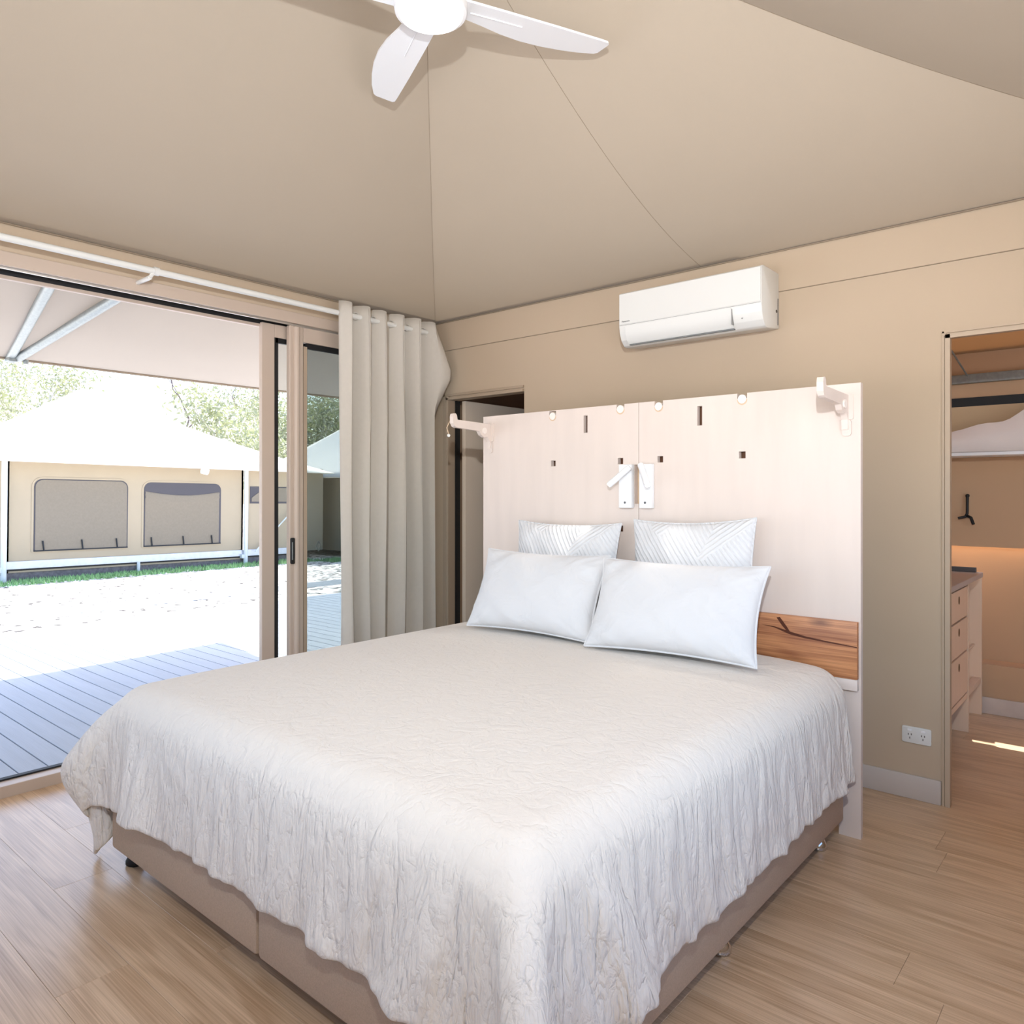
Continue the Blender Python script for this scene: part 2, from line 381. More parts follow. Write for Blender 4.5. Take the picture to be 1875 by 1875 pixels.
ceil.data.set_sharp_from_angle(angle=math.radians(7))
def cline(p0, frac_pts, r=.0016, dz=.0015):
    return [(x, y, z-dz) for x, y, z in frac_pts]
for q, (fx, fy) in enumerate(((XL, YB), (XR, YB), (XL, YF))):   # welted hip seams
    pts = [(fx+(APX-fx)*s, fy+(APY-fy)*s, cz(s)-.001) for s in [i/22*.93 for i in range(23)]]
    MB().tube(pts, .0009, 6).build('seam', SEAM, ceil)
pts = []
for i in range(20):   # seam up the middle of the back panel
    s = i/19*.9; pts.append((-1.80, YB+(APY-YB)*s, cz(s)-.045*math.sin(PI*s)*(1-s)-.001))
MB().tube(pts, .0008, 6).build('seam', SEAM, ceil)

# ---- back wall with two doorways, a welted upper band
DL, DR, DT = (-3.70, -3.028), (-.652, .16), 2.03
wb = MB().plate(XL-.1, XR+.06, -.006, ZC+.02, YB, YB+.022, [(DL[0]-.028, DL[1], -.1, DT-.015), (DR[0]-.012, DR[1], -.1, 2.022)]).build('wall_back', WALLM); struct(wb, 'beige canvas back wall with two doorways')
MB().prism([(YB-.006, 2.348), (YB-.006, ZC+.01), (YB+.001, ZC+.01), (YB+.001, 2.348)], XL, XR, 'X').build('upper_band', WALLM, wb)
MB().box((XL, YB-.0062, 2.3465), (XR, YB, 2.3495)).build('seam', SEAM, wb)
MB().tube([(XL+.01, YB-.012, ZC-.004), (XR, YB-.012, ZC-.004)], .004, 6).build('piping', SEAM, wb)
# left wall above and beside the sliding door
wl = MB().box((XL-.06, YF, 2.42), (XL, YB, ZC+.02)).box((XL-.06, YF, -.006), (XL, -.1, 2.42)).box((XL-.1, 3.60, -.006), (XL, YB+.02, 2.42)).build('wall_left', WALLM); struct(wl, 'beige canvas strip of wall above the sliding door')
MB().tube([(XL+.012, YF, ZC-.004), (XL+.012, YB-.01, ZC-.004)], .004, 6).build('piping', SEAM, wl)
# unseen sides, each with a window opening added to let daylight in
wf = MB().plate(XL-.05, XR+.05, -.006, ZC+.02, YF-.05, YF, [(-3.2, -.7, .7, 2.1)]).build('wall_front', WALLM); struct(wf)
wr = MB().box((XR, YF, -.006), (XR+.05, .5, ZC+.02)).box((XR, 2.9, -.006), (XR+.05, YB, ZC+.02)).box((XR, .5, -.006), (XR+.05, 2.9, .6)).box((XR, .5, 2.15), (XR+.05, 2.9, ZC+.02)).build('wall_right', WALLM); struct(wr)
wn2 = MB().box((XR, .5, .6), (XR+.045, .55, 2.15)).box((XR, 2.85, .6), (XR+.045, 2.9, 2.15)).box((XR, .5, .6), (XR+.045, 2.9, .65)).box((XR, .5, 2.1), (XR+.045, 2.9, 2.15)).build('added_window_2', ALU); struct(wn2)
wn = MB().plate(-3.2, -.7, .7, 2.1, YF-.045, YF-.01, [(-3.15, -.75, .75, 2.05)]).build('added_window_1', ALU); struct(wn)
# skirting
bb = box('baseboard_back', (DL[1]+.005, YB-.014, 0), (DR[0]-.028, YB, .105), SKIRT, bev=.003); struct(bb, 'grey skirting board along the back wall')
# right doorway trim
d2 = MB().box((DR[0]-.024, YB-.008, 0), (DR[0]-.017, YB, 2.048)).box((DR[0]-.0125, YB-.011, 0), (DR[0]+.006, YB+.024, 2.034)).box((DR[0]-.024, YB-.008, 2.041), (DR[1]+.03, YB, 2.048)).box((DR[0]-.019, YB-.0075, 2.03), (DR[0]-.011, YB, 2.046)).box((DR[0]-.0125, YB-.011, 2.018), (DR[1]+.02, YB+.024, 2.035)).build('trim_1', mat('trim_beige', (190, 170, 147), .5)); struct(d2, 'beige metal trim around the right doorway')
# left doorway: frame and an inward-opened leaf
d1 = MB().box((DL[0]-.062, YB-.012, 0), (DL[0]-.036, YB, DT+.012), .002).box((DL[0]-.030, YB-.018, 0), (DL[0]-.004, YB+.07, DT-.004), .003).box((DL[0]-.062, YB-.012, DT-.004), (DL[1], YB, DT+.012), .002).box((DL[0]-.03, YB-.018, DT-.03), (DL[1], YB+.07, DT-.012), .003).build('door_1', ALU2); struct(d1, 'beige frame of the narrow doorway left of the headboard')
LEAFM = mat('door_leaf_paint', (228, 210, 190), .6)
box('door_leaf', (DL[0]+.018, YB+.10, .02), (DL[0]+.052, YB+.84, 2.0), LEAFM, d1, bev=.002)
box('shadow_gap', (DL[0]-.004, YB+.05, 0), (DL[0]+.008, YB+.09, 2.0), BLACK, d1)

# ---- rear room (behind the back wall)
RY = 5.36
rl = MB().box((XL-.05, YB+.06, -.006), (XL, RY, 2.7)).build('wall_rear_left', WALLD); struct(rl)
rd = box('wall_partition', (-1.62, YB+.06, -.006), (-1.57, RY, 2.62), WALLD); struct(rd)
rw = MB().box((-1.6, RY, 1.02), (1.25, RY+.012, 2.3)).box((XL, RY, -.006), (-1.6, RY+.05, 2.5)).box((-1.6, RY+.155, .3), (1.25, RY+.168, 1.10)).box((-1.6, RY+.0, -.006), (1.25, RY+.168, .30)).build('wall_rear', WALLD); struct(rw, 'brown canvas rear wall seen through the right doorway')
rr = box('wall_rear_right', (1.2, YB+.06, -.006), (1.25, RY+.17, 2.7), WALLD); struct(rr)
cr_ = MB().prism([(YB+.03, 2.60), (RY+.1, 2.20), (RY+.1, 2.215), (YB+.03, 2.615)], -1.6, 1.25, 'X').build('ceiling_rear', mat('rear_canvas', (170, 144, 118), .9, transl=.30, tcol=(205, 170, 130))); struct(cr_)
cr2 = MB().prism([(YB+.03, 2.60), (RY+.1, 2.20), (RY+.1, 2.26), (YB+.03, 2.66)], XL-.05, -1.6, 'X').build('ceiling_rear_left', mat('dark_canvas', (96, 84, 74), .9)); struct(cr2)
br_ = box('baseboard_rear', (-1.57, RY-.016, 0), (1.2, RY, .10), mat('pale_skirting', (206, 190, 178), .5, var=.1, vscale=9), bev=.003); struct(br_, 'pale skirting of the rear room')

# ---- sliding door in the left wall
sd = MB().box((XL-.012, -.12, 2.36), (XL+.008, 3.62, 2.424), .003).box((XL-.125, -.12, 2.375), (XL-.03, 3.62, 2.424)).box((XL-.130, -.12, 2.328), (XL-.104, 3.62, 2.346), .002).box((XL-.13, 3.58, .0), (XL+.006, 3.63, 2.42), .003).box((XL-.13, -.14, .0), (XL+.006, -.09, 2.42), .003).box((XL-.128, -.12, -.006), (XL+.004, 3.6, .052), .003).build('door_2', ALU); struct(sd, 'wide aluminium sliding door frame open to the deck')
box('track', (XL-.022, -.09, 2.350), (XL-.016, 3.58, 2.376), METAL, sd)
box('track', (XL-.112, -.09, 2.345), (XL-.100, 3.58, 2.376), BLACK, sd)
box('track', (XL-.060, -.09, 2.362), (XL-.030, 3.58, 2.374), BLACK, sd)
box('sill_gasket', (XL-.10, -.09, .0515), (XL-.07, 3.58, .060), BLACK, sd)
# outer glazed leaf, slid open behind the screen leaf
XA = XL-.095
la = MB().box((XA-.016, 2.337, .055), (XA+.016, 2.420, 2.352), .003).box((XA-.016, 2.42, 2.275), (XA+.016, 3.58, 2.352), .003).box((XA-.016, 2.42, .055), (XA+.016, 3.58, .14), .003).box((XA-.016, 3.50, .14), (XA+.016, 3.58, 2.28), .003).build('glazed_leaf', ALU, sd)
MB().box((XA-.008, 2.415, .14), (XA+.012, 2.447, 2.28)).box((XA-.008, 2.43, 2.245), (XA+.012, 3.5, 2.28)).box((XA-.008, 2.43, .14), (XA+.012, 3.5, .16)).build('gasket', BLACK, la)
box('pane', (XA-.003, 2.44, .15), (XA+.003, 3.5, 2.26), GLASS, la)
MB().prism([(2.735, .985), (2.757, 1.02), (2.735, 1.055), (2.713, 1.02), (2.735, .985), (2.735, .997), (2.721, 1.02), (2.735, 1.043), (2.749, 1.02), (2.735, .997)], XA+.0035, XA+.0045, 'X').build('diamond_sticker', WHITE, la)
XBm = XL-.040
lb_ = MB().box((XBm-.018, 2.484, .055), (XBm+.018, 2.580, 2.352), .006).box((XBm-.018, 2.58, 2.262), (XBm+.018, 3.58, 2.352), .003).box((XBm-.018, 2.58, .055), (XBm+.018, 3.58, .15), .003).box((XBm-.018, 3.5, .15), (XBm+.018, 3.58, 2.27), .003).build('screen_leaf', ALU, sd)
MB().cyl((XBm+.016, 2.532, .06), (XBm+.016, 2.532, 2.345), .021, n=16).build('pull_post', ALU, lb_, smooth=.6)
MB().box((XBm-.010, 2.578, .15), (XBm+.006, 2.586, 2.262)).box((XBm-.010, 2.61, 2.228), (XBm+.006, 3.5, 2.262)).build('gasket', BLACK, lb_)
MB().box((XBm-.012, 2.586, .15), (XBm+.010, 2.612, 2.24), .002).build('inner_bead', ALU2, lb_)
box('mesh', (XBm-.002, 2.605, .15), (XBm-.001, 3.5, 2.235), MESH, lb_)
MB().box((XBm+.016, 2.487, .93), (XBm+.036, 2.512, 1.085), .006).build('handle', BLACK, lb_, smooth=.6)
MB().box((XBm+.034, 2.490, .955), (XBm+.037, 2.497, 1.06), .001).build('latch', GALV, lb_)

# ================================================================== OUTSIDE
GZ = -.14
gr = pyd('ground', [(-90, -60, GZ), (XL-.2, -60, GZ), (XL-.2, 90, GZ), (-90, 90, GZ)], [(0, 1, 2, 3)], GRAVEL); struct(gr, 'pale sunlit gravel yard')
gr2 = pyd('ground_beneath', [(XL-.2, -60, GZ-.01), (40, -60, GZ-.01), (40, 90, GZ-.01), (XL-.2, 90, GZ-.01)], [(0, 1, 2, 3)], GRAVEL); struct(gr2)
dk = box('deck', (-8.1, -1.6, GZ), (XL-.13, 6.2, .012), DARKGAP); struct(dk, 'grey composite deck outside the sliding door')
for k in range(-22, 40):
    y0 = 1.259+.124*k
    if y0 < -1.55 or y0 > 6.05: continue
    o = MB().box((-8.12, y0+.003, .014), (XL-.132, y0+.121, .036), .002).build('board', DECKM, dk)
# deeper grey strips across the gravel
gstrip = MB().box((-10.6, -4, GZ), (-10.05, 14, GZ+.006)).build('grey_strip', mat('strip_grey', (150, 156, 164), .95, var=.2, vscale=20)); struct(gstrip)
# own awning
an = thing('awning', 'pale beige fabric awning on galvanised struts outside the sliding door', 'awning', (-6.6, 1.8, 2.385))
V, F = grid(26, 40, lambda i, j: None) if False else ([], [])
def awz(x, y):
    t = (x+6.6)/(6.6-3.9)          # 0 outer edge, 1 wall
    z = 2.385 + .52*t + .28*t*t
    return z - .03*math.sin(PI*min(max(t, 0), 1))
nu, nv = 14, 48; V = []
for i in range(nu):
    for j in range(nv):
        t = i/(nu-1); y = -2.4+(4.9+2.4)*j/(nv-1); x = -6.6+2.7*t
        z = awz(x, y)
        if y < 1.8:   # second panel: falls away from the support node, ribs of slack
            q = (1.8-y); z += -.10*math.sin(min(q, 3)*PI/3)*(.4+.6*t) + .012*math.sin(q*16)*(1-t)*math.exp(-q*1.2)
        else:
            q = (y-1.8)/(4.9-1.8); x += .10*math.sin(PI*q)*(1-t)**2; z -= .02*math.sin(PI*q)*(1-t)
        V.append((x, y, z))
F = [(i*nv+j, (i+1)*nv+j, (i+1)*nv+j+1, i*nv+j+1) for i in range(nu-1) for j in range(nv-1)]
cp = pyd('canopy', V, F, AWN, an, smooth=True)
ed = [V[j] for j in range(nv)]
MB().tube([(a-.004, b, c-.006) for a, b, c in ed], .011, 8).build('hem', SEAM, an)
nd = Vector((-6.56, 1.80, 2.36))
nd = Vector((-6.56, 1.80, 2.392))
MB().cyl(nd, (-4.95, 1.607, 2.70), .034, n=12).build('strut', GALV, an, smooth=.6)
MB().cyl(nd+Vector((.02, .04, -.010)), (-4.95, 2.05, 2.685), .034, n=12).build('strut', GALV, an, smooth=.6)
MB().box(nd+Vector((-.05, -.03, -.045)), nd+Vector((.05, .03, .03)), .006).cyl(nd+Vector((.03, .09, -.02)), nd+Vector((.03, .09, -.05)), .018, n=10).build('bracket', GALV, an)

# neighbouring tents
def tent(name, label, x0, y0, y1, zeave, apex, rc, roll, windows, flaps):
    t = thing(name, label, 'tent', (x0, (y0+y1)/2, GZ))
    D = y1-y0
    MB().box((x0-.04, y0, .0), (x0, y1, zeave+.15)).box((x0-D, y0, .0), (x0-D+.04, y1, zeave+.15)).box((x0-D, y0, 0), (x0, y0+.04, zeave+.15)).box((x0-D, y1-.04, 0), (x0, y1, zeave+.15)).build('wall', TENTWALL, t)
    ax, ay, az = apex; fl_, fr_ = rc
    e = [Vector((x0+.42, fl_, zeave)), Vector((x0+.42, fr_, zeave-.02)), Vector((x0-D-.4, fr_, zeave)), Vector((x0-D-.4, fl_, zeave))]
    P = Vector(apex); V = []; F = []; M = 10
    for q in range(4):
        A, B = e[q], e[(q+1) % 4]; b0 = len(V)
        for i in range(M+1):
            s = i/M
            for j in range(M+1):
                p = A.lerp(B, j/M).lerp(P, s); p.z -= .10*math.sin(PI*s)*(1-s*.3)
                V.append(tuple(p))
        F += [(b0+i*(M+1)+j, b0+i*(M+1)+j+1, b0+(i+1)*(M+1)+j+1, b0+(i+1)*(M+1)+j) for i in range(M) for j in range(M)]
    r = pyd('roof', V, F, TENTROOF, t, smooth=True); r.data.set_sharp_from_angle(angle=.15)
    md = r.modifiers.new('thick', 'SOLIDIFY'); md.thickness = .02
    MB().box((x0, y0-.02, .06), (x0+.03, y1+1.4, .19), .004).build('base_rail', GALV if False else mat('rail_zinc', (186, 192, 204), .35, metal=.3, var=.08, vscale=14), t)
    MB().box((x0-.06, y0, GZ), (x0-.02, y1+1.4, .06)).build('skirting', BLOCK, t)
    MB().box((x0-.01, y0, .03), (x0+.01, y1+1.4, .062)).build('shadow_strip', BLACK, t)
    for py in (y0-.045, y1+.03):
        MB().cyl((x0+.06, py, GZ), (x0+.06, py, zeave), .045, n=12).box((x0+.0, py-.10, .02), (x0+.09, py+.02, .10)).build('post', POSTW, t, smooth=.6)
    MB().cyl((x0+.03, (y0+y1)/2, GZ), (x0+.03, (y0+y1)/2, .07), .03, n=10).build('foot', POSTW, t)
    for (wy0, wy1, wz0, wz1), fp in zip(windows, flaps):
        wd = MB().prism(rrect(wy0-.035, wy1+.035, wz0-.02, wz1+.035, .17, rb=.03), x0-.002, x0+.008, 'X').build('window', TENTWALL, t)
        MB().prism(rrect(wy0, wy1, wz0, wz1, .13, rb=.01), x0+.006, x0+.014, 'X').build('mesh_panel', mat('mesh_dark', (74, 72, 78), .8), wd)
        nvv = 14; drop = .0 if fp == 0 else .17
        if fp == 0:
            MB().prism(rrect(wy0+.02, wy1-.02, wz0+.02, wz1-.015, .12, rb=.02), x0+.012, x0+.020, 'X').build('flap', FLAP, wd)
        else:
            Vv = []
            for i in range(nvv+1):
                u = i/nvv; y = wy0+.02+(wy1-wy0-.06)*u; zt = wz1-drop-.07*math.sin(PI*u)
                for z, dx in ((wz0+.02, .016), (zt-.14, .020), (zt-.11, .034), (zt-.06, .022), (zt-.03, .036), (zt, .020)): Vv.append((x0+dx, y, z))
            Fv = [(i*6+j, (i+1)*6+j, (i+1)*6+j+1, i*6+j+1) for i in range(nvv) for j in range(5)]
            pyd('flap', Vv, Fv, FLAP, wd, smooth=True)
        for u in (.10, .5, .88):
            y = wy0+(wy1-wy0)*u
            MB().tube([(x0+.03, y, wz0+.02), (x0+.034, y-.02, wz0+.18)], .013, 6).build('strap', ROPE, wd)
        MB().box((x0+.018, wy0, wz0+.0), (x0+.026, wy1, wz0+.022)).build('bottom_seam', ROPE, wd)
    t.rotation_euler = (math.radians(roll), 0, 0)
    return t
t1 = tent('safari_tent', 'white roofed safari tent with two roll-down windows across the gravel', -14.4, 3.87, 8.12, 1.87, (-16.55, 5.76, 3.50), (3.0, 10.1), -.6,
          [(4.27, 5.80, .34, 1.58), (6.09, 7.62, .34, 1.56)], (0, 1))
wx = MB().box((-14.44, 8.2, .1), (-14.40, 10.1, 1.95)).build('side_wall', TENTWALL, t1); 
wd = MB().box((-14.402, 8.27, 1.16), (-14.39, 9.2, 1.52)).build('window', mat('mesh_dark', (74, 72, 78), .8), t1)
MB().prism([(8.3, 1.2), (9.2, 1.2), (9.2, 1.5), (8.62, 1.5), (8.3, 1.28)], -14.388, -14.38, 'X').build('flap', FLAP, wd)
MB().tube([(-14.3, 8.35, .15), (-14.3, 9.5, 1.25)], .016, 6).build('guy_rope', POSTW, t1)
MB().prism([(-14.0, 1.86), (-13.95, 1.74), (-13.9, 1.78)], 7.0, 7.05, 'Y').cyl((-13.97, 7.0, 1.80), (-13.97, 7.12, 1.78), .06, n=12).build('flood_light', WHITE, t1)
t2 = tent('safari_tent', 'safari tent with dark screened wall seen through the screen door', -13.7, 10.6, 14.9, 1.72, (-15.9, 12.8, 3.6), (10.2, 15.4), 0, [], [])
MB().box((-13.69, 10.64, .2), (-13.67, 14.8, 1.7)).build('screen_wall', mat('screen_dark', (84, 90, 94), .8), t2)
MB().box((-13.66, 10.65, .55), (-13.58, 11.05, 1.05), .01).build('meter_box', mat('meter_grey', (176, 184, 188), .5), t2)
MB().tube([(-13.2, 10.9, 1.66), (-12.9, 9.7, .9)], .014, 6).build('guy_rope', POSTW, t2)
MB().tube([(-13.2, 10.9, 1.66), (-12.9, 10.05, .3)], .014, 6).build('guy_rope', POSTW, t2)
# grass strip against the tents
rng = np.random.default_rng(3)
n = 9000
gx = -14.42+rng.uniform(0, 1, n)**1.2*.62; gy = rng.uniform(-2, 15, n); hh = rng.uniform(.03, .085, n); an_ = rng.uniform(0, PI, n); ww = .014
gx += (gy > 9.6)*.5
V = np.zeros((n, 3, 3)); V[:, 0] = np.c_[gx-ww*np.cos(an_), gy-ww*np.sin(an_), np.full(n, GZ)]; V[:, 1] = np.c_[gx+ww*np.cos(an_), gy+ww*np.sin(an_), np.full(n, GZ)]
V[:, 2] = np.c_[gx+rng.normal(0, .02, n), gy+rng.normal(0, .02, n), GZ+hh]
g = pyd('grass_strip', V.reshape(-1, 3).tolist(), [(3*i, 3*i+1, 3*i+2) for i in range(n)], GRASSM)
tag(g, 'strip of short green grass along the foot of the tents', 'grass', kind='stuff')
# trees
def branch(mb, rnd, p, d, L, r, depth, tips):
    pts = [p]; q = p.copy(); dd = d.copy()
    for k in range(3):
        dd = (dd+Vector((rnd.gauss(0, .16), rnd.gauss(0, .16), rnd.gauss(.04, .1)))).normalized(); q = q+dd*L/3; pts.append(q.copy())
    for i in range(3): mb.cyl(pts[i], pts[i+1], r*(1-.2*i), r*(1-.2*(i+1)), n=6, caps=False)
    tips.append((pts[2].copy(), L)); tips.append((q.copy(), L))
    if depth:
        for k in range(rnd.choice((2, 3))):
            a = rnd.uniform(0, 2*PI); nd_ = (dd+Vector((math.cos(a), math.sin(a), rnd.uniform(-.1, .4)))*.75).normalized()
            branch(mb, rnd, pts[rnd.choice((2, 3))], nd_, L*rnd.uniform(.6, .8), r*.55, depth-1, tips)
def tree(label, x, y, h, seed, leaves=2600, spread=.9, dead=False, group='gum trees behind the tents'):
    rnd = random.Random(seed); t = thing('gum_tree' if not dead else 'bare_tree', label, 'tree', (x, y, GZ), group)
    mb = MB(); tips = []
    branch(mb, rnd, Vector((x, y, GZ)), Vector((rnd.gauss(0, .08), rnd.gauss(0, .08), 1)).normalized(), h*.46, h*(.027 if dead else .022), 4 if dead else 3, tips)
    mb.build('trunk', DEADB if dead else BARK, t, smooth=.8)
    if dead: return t
    r = np.random.default_rng(seed); cs = np.array([tuple(p) for p, _ in tips if p.z > h*.32])
    idx = r.integers(0, len(cs), leaves); c = cs[idx]+r.normal(0, spread*.55, (leaves, 3))*np.array([1, 1, .8])
    a = r.normal(size=(leaves, 3)); a /= np.linalg.norm(a, axis=1)[:, None]; b = np.cross(a, r.normal(size=(leaves, 3))); b /= np.linalg.norm(b, axis=1)[:, None]
    Lh = r.uniform(.07, .14, leaves)[:, None]; Wd = Lh*.38
    Vt = np.stack([c-a*Lh, c-b*Wd, c+a*Lh, c+b*Wd], 1)
    pyd('foliage', Vt.reshape(-1, 3).tolist(), [(4*i, 4*i+1, 4*i+2, 4*i+3) for i in range(leaves)], LEAF, t)['kind'] = 'stuff'
    return t
FWD = Vector((-math.sin(math.radians(40.6243)), math.cos(math.radians(40.6243)))); RGT = Vector((-FWD.y*-1, -FWD.x)) if False else Vector((math.cos(math.radians(40.6243)), math.sin(math.radians(40.6243))))
def at_bearing(label, tan_b, tan_e, dist, seed, *a, **k):
    """a tree on a bearing (tangent right of straight ahead) whose top stands at a given rise"""
    p = (FWD+RGT*tan_b)*dist
    tree(label, p.x, p.y, 1.35+tan_e*dist-GZ, seed, *a, **k)
at_bearing('tall sparse gum tree at the far left beyond the white roof', -.69, .225, 30, 1, 5000, 1.0)
at_bearing('slender gum tree between the far left gum and the roof peak', -.615, .205, 44, 2, 5000, 1.2)
at_bearing('thin gum tree rising just behind the white roof peak', -.575, .175, 35.5, 5, 2600, .8)
at_bearing('bare leafless tree right of the white roof peak', -.492, .162, 40, 8, dead=True, group='bare trees')
at_bearing('bushy gum tree left of the door stile above the roof slope', -.395, .125, 27, 21, 3600, .8)
at_bearing('gum tree just behind the door stile', -.345, .150, 41, 23, 3600, 1.2)
at_bearing('dense gum tree seen through the screen door', -.275, .125, 31, 31, 4600, 1.0)
at_bearing('dense gum tree right of the one in the screen door', -.215, .13, 50, 37, 4600, 1.2)

# ================================================================== BED
bed = thing('bed', 'upholstered brown split bed base with mattress on chrome feet', 'bed', (-1.876, 2.07, 0))
BX0, BX1, BXM, BY0, BY1 = -2.847, -.904, -1.866, 1.093, 3.05
for xa, xb in ((BX0, BXM-.004), (BXM+.004, BX1)):
    bh = MB().box((xa, BY0, .07), (xb, BY1, .36), .012).build('base_half', BASEF, bed, smooth=.6)
    for fx, fy in ((xa+.045 if xa < -2 else xb-.03, 1.16), (xb-.055 if xa > -2 else xa+.045, 2.06), (xb-.05 if xa > -2 else xa+.045, 2.90), (xb-.08 if xa < -2 else xa+.08, 1.35), (xb-.08 if xa < -2 else xa+.08, 2.9)):
        MB().lathe([(.012, .07), (.014, .05), (.026, .030), (.034, .016), (.034, .006), (.028, 0.0)], (fx, fy, 0), 20).build('foot', CHROME if fx > -2.2 else BLACK, bh, smooth=.9)
MB().box((BX0+.01, BY0+.01, .365), (BX1-.01, BY1, .618), .07).build('mattress', MATTR, bed, smooth=.9)
def drape():
    rng = np.random.default_rng(7)
    X0, X1, Y0, Y1, ZT = -2.865, -.890, 1.075, 3.04, .655
    OH, OF, dx = .365, .325, .0245
    us = np.arange(X0-.46, X1+OH+1e-6, dx); vv = np.arange(Y0-OF, Y1-.01+1e-6, dx); nu, nv = len(us), len(vv)
    U, Vv = np.meshgrid(us, vv, indexing='ij'); R = .11
    a = np.maximum(np.maximum(X0-U, U-X1), 0); b = np.maximum(Y0-Vv, 0)
    sx = np.where(U < X0, -1, np.where(U > X1, 1, 0)); cx = np.clip(U, X0, X1); cy = np.maximum(Vv, Y0)
    r = np.hypot(a, b); th = np.arctan2(b, a+1e-9); corner = (a > 0) & (b > 0)
    f = np.where(corner, .03+.42*r*np.sin(2*th), .03*np.minimum(r/.03, 1))
    P = np.stack([cx+np.where(a > 0, sx*np.cos(th), 0)*f+sx*.02*(a > 0), cy-np.sin(th)*(b > 0)*f-.02*(b > 0), ZT+.01-np.maximum(r-.03, 0)], -1)
    P += rng.normal(0, .002, P.shape)
    def smooth(n, k):
        for _ in range(k): n = (n+np.roll(n, 1, 0)+np.roll(n, -1, 0)+np.roll(n, 1, 1)+np.roll(n, -1, 1))/5
        return n/n.std()
    sl = 1.006+.009*smooth(rng.normal(size=(nu, nv)), 6)*(.35+.65*(r > 0))
    cons = []
    I, J = np.meshgrid(np.arange(nu), np.arange(nv), indexing='ij')
    for di, dj, k in ((1, 0, 1), (0, 1, 1), (1, 1, .7), (1, -1, .7), (2, 0, .25), (0, 2, .25), (4, 0, .12), (0, 4, .12)):
        for par in (0, 1):
            ok = (I+di < nu) & (J+dj >= 0) & (J+dj < nv)
            key = (I//max(di, 1)) % 2 if di else (J//abs(dj)) % 2
            m = ok & (key == par); cons.append((I[m]*nv+J[m], (I[m]+di)*nv+J[m]+dj, dx*math.hypot(di, dj)*sl[I[m], J[m]], k))
    Q = P.reshape(-1, 3).copy(); vel = np.zeros_like(Q); dt = 1/60.
    c = np.array([(X0+X1)/2, (Y0+Y1)/2+.2, ZT/2-.3]); hs = np.array([(X1-X0)/2, (Y1-Y0)/2+.2, ZT/2+.3])
    for step in range(120):
        prev = Q.copy(); vel *= .965; vel[:, 2] -= .98*dt; Q = Q+vel*dt
        for it in range(8):
            for i, j, L, k in cons:
                d = Q[j]-Q[i]; l = np.sqrt((d*d).sum(1)); e = (.5*k*(l-L)/np.maximum(l, 1e-9))[:, None]*d
                Q[i] += e; Q[j] -= e
        # sides of the bed lean out a little lower down (puffy filling)
        grow = np.clip((.6-Q[:, 2])/.4, 0, 1)*.035
        d = Q-c; H = np.stack([hs[0]+grow, hs[1]+grow, np.full(len(Q), hs[2])], 1); q = np.abs(d)-(H-R); o_ = np.maximum(q, 0); l = np.linalg.norm(o_, axis=1)
        ins = l < R; full = ins & (l < 1e-9); pm = ins & ~full
        Q[pm] += (o_[pm]/l[pm, None]*np.sign(d[pm]))*(R-l[pm])[:, None]
        idx = np.where(full)[0]
        if len(idx):
            ax = np.argmax(q[idx], 1); Q[idx, ax] += np.sign(d[idx, ax])*(R-q[idx, ax])
        Q[ins, :2] -= .4*(Q[ins, :2]-prev[ins, :2])
        g = Q[:, 2] < .014; Q[g, 2] = .014; Q[g, :2] -= .7*(Q[g, :2]-prev[g, :2])
        Q[:, 1] = np.minimum(Q[:, 1], 3.045); vel = (Q-prev)/dt
    Q = Q.reshape(nu, nv, 3)
    # the free corner tips curl back under
    sst = lambda t: np.clip(t, 0, 1)**2*(3-2*np.clip(t, 0, 1))
    wgt = corner*np.sin(2*th)**.7*sst((r-.16)/.30)
    ccx = np.where(sx < 0, X0-.03, X1+.03)
    lf = sx < 0
    Q[..., 0] += (ccx-.05*lf-Q[..., 0])*np.where(lf, .55, .75)*wgt; Q[..., 1] += (Y0+.07*lf-Q[..., 1])*np.where(lf, .90, .80)*wgt; Q[..., 2] -= .075*wgt
    Q[..., 2] = np.maximum(Q[..., 2], .016)
    # hanging ripples, deeper towards the hem
    rip = np.zeros_like(r); k_ = np.where(a > b, Vv, U)
    for q in range(9): fq = rng.uniform(28, 120); rip += .0030*(60/fq)**.5*np.sin(fq*k_+rng.uniform(0, 6.28)+2.2*np.sin(7*r+q))
    amp = sst(r/.20)*(~corner)
    Q[..., 0] += np.where(a > b, sx, 0)*rip*amp*1.0; Q[..., 1] -= np.where(b > a, 1, 0)*rip*amp*.8
    hemw = sst((r-.20)/.16); Q[..., 2] += hemw*(.004*np.sin(23*k_+1)+.003*np.sin(61*k_+2*np.sin(9*k_)))*(~corner)
    # crown of the filling
    xn = (Q[..., 0]-(X0+X1)/2)/((X1-X0)/2); yn = (Q[..., 1]-(Y0+Y1)/2)/((Y1-Y0)/2)
    Q[..., 2] += .030*np.clip(1-xn**4, 0, 1)*np.clip(1-np.clip(-yn, 0, 1)**4, 0, 1)*(Q[..., 2] > .5)
    return Q, r
Q, rr_ = drape(); nu, nv, _ = Q.shape
me = bpy.data.meshes.new('duvet'); me.from_pydata(Q.reshape(-1, 3).tolist(), [], [(i*nv+j, (i+1)*nv+j, (i+1)*nv+j+1, i*nv+j+1) for i in range(nu-1) for j in range(nv-1)])
at = me.attributes.new('crease', 'FLOAT', 'POINT'); at.data.foreach_set('value', np.clip(.16+.84*np.clip((rr_+.10)/.22, 0, 1)*(rr_ > 0)+.25*np.clip(1-np.abs(rr_-.02)/.05, 0, 1), 0, 1).ravel().astype(np.float32))
dv = link('duvet', me, LINEN, None, smooth=True)
md = dv.modifiers.new('thick', 'SOLIDIFY'); md.thickness = .016; md.offset = -1.0
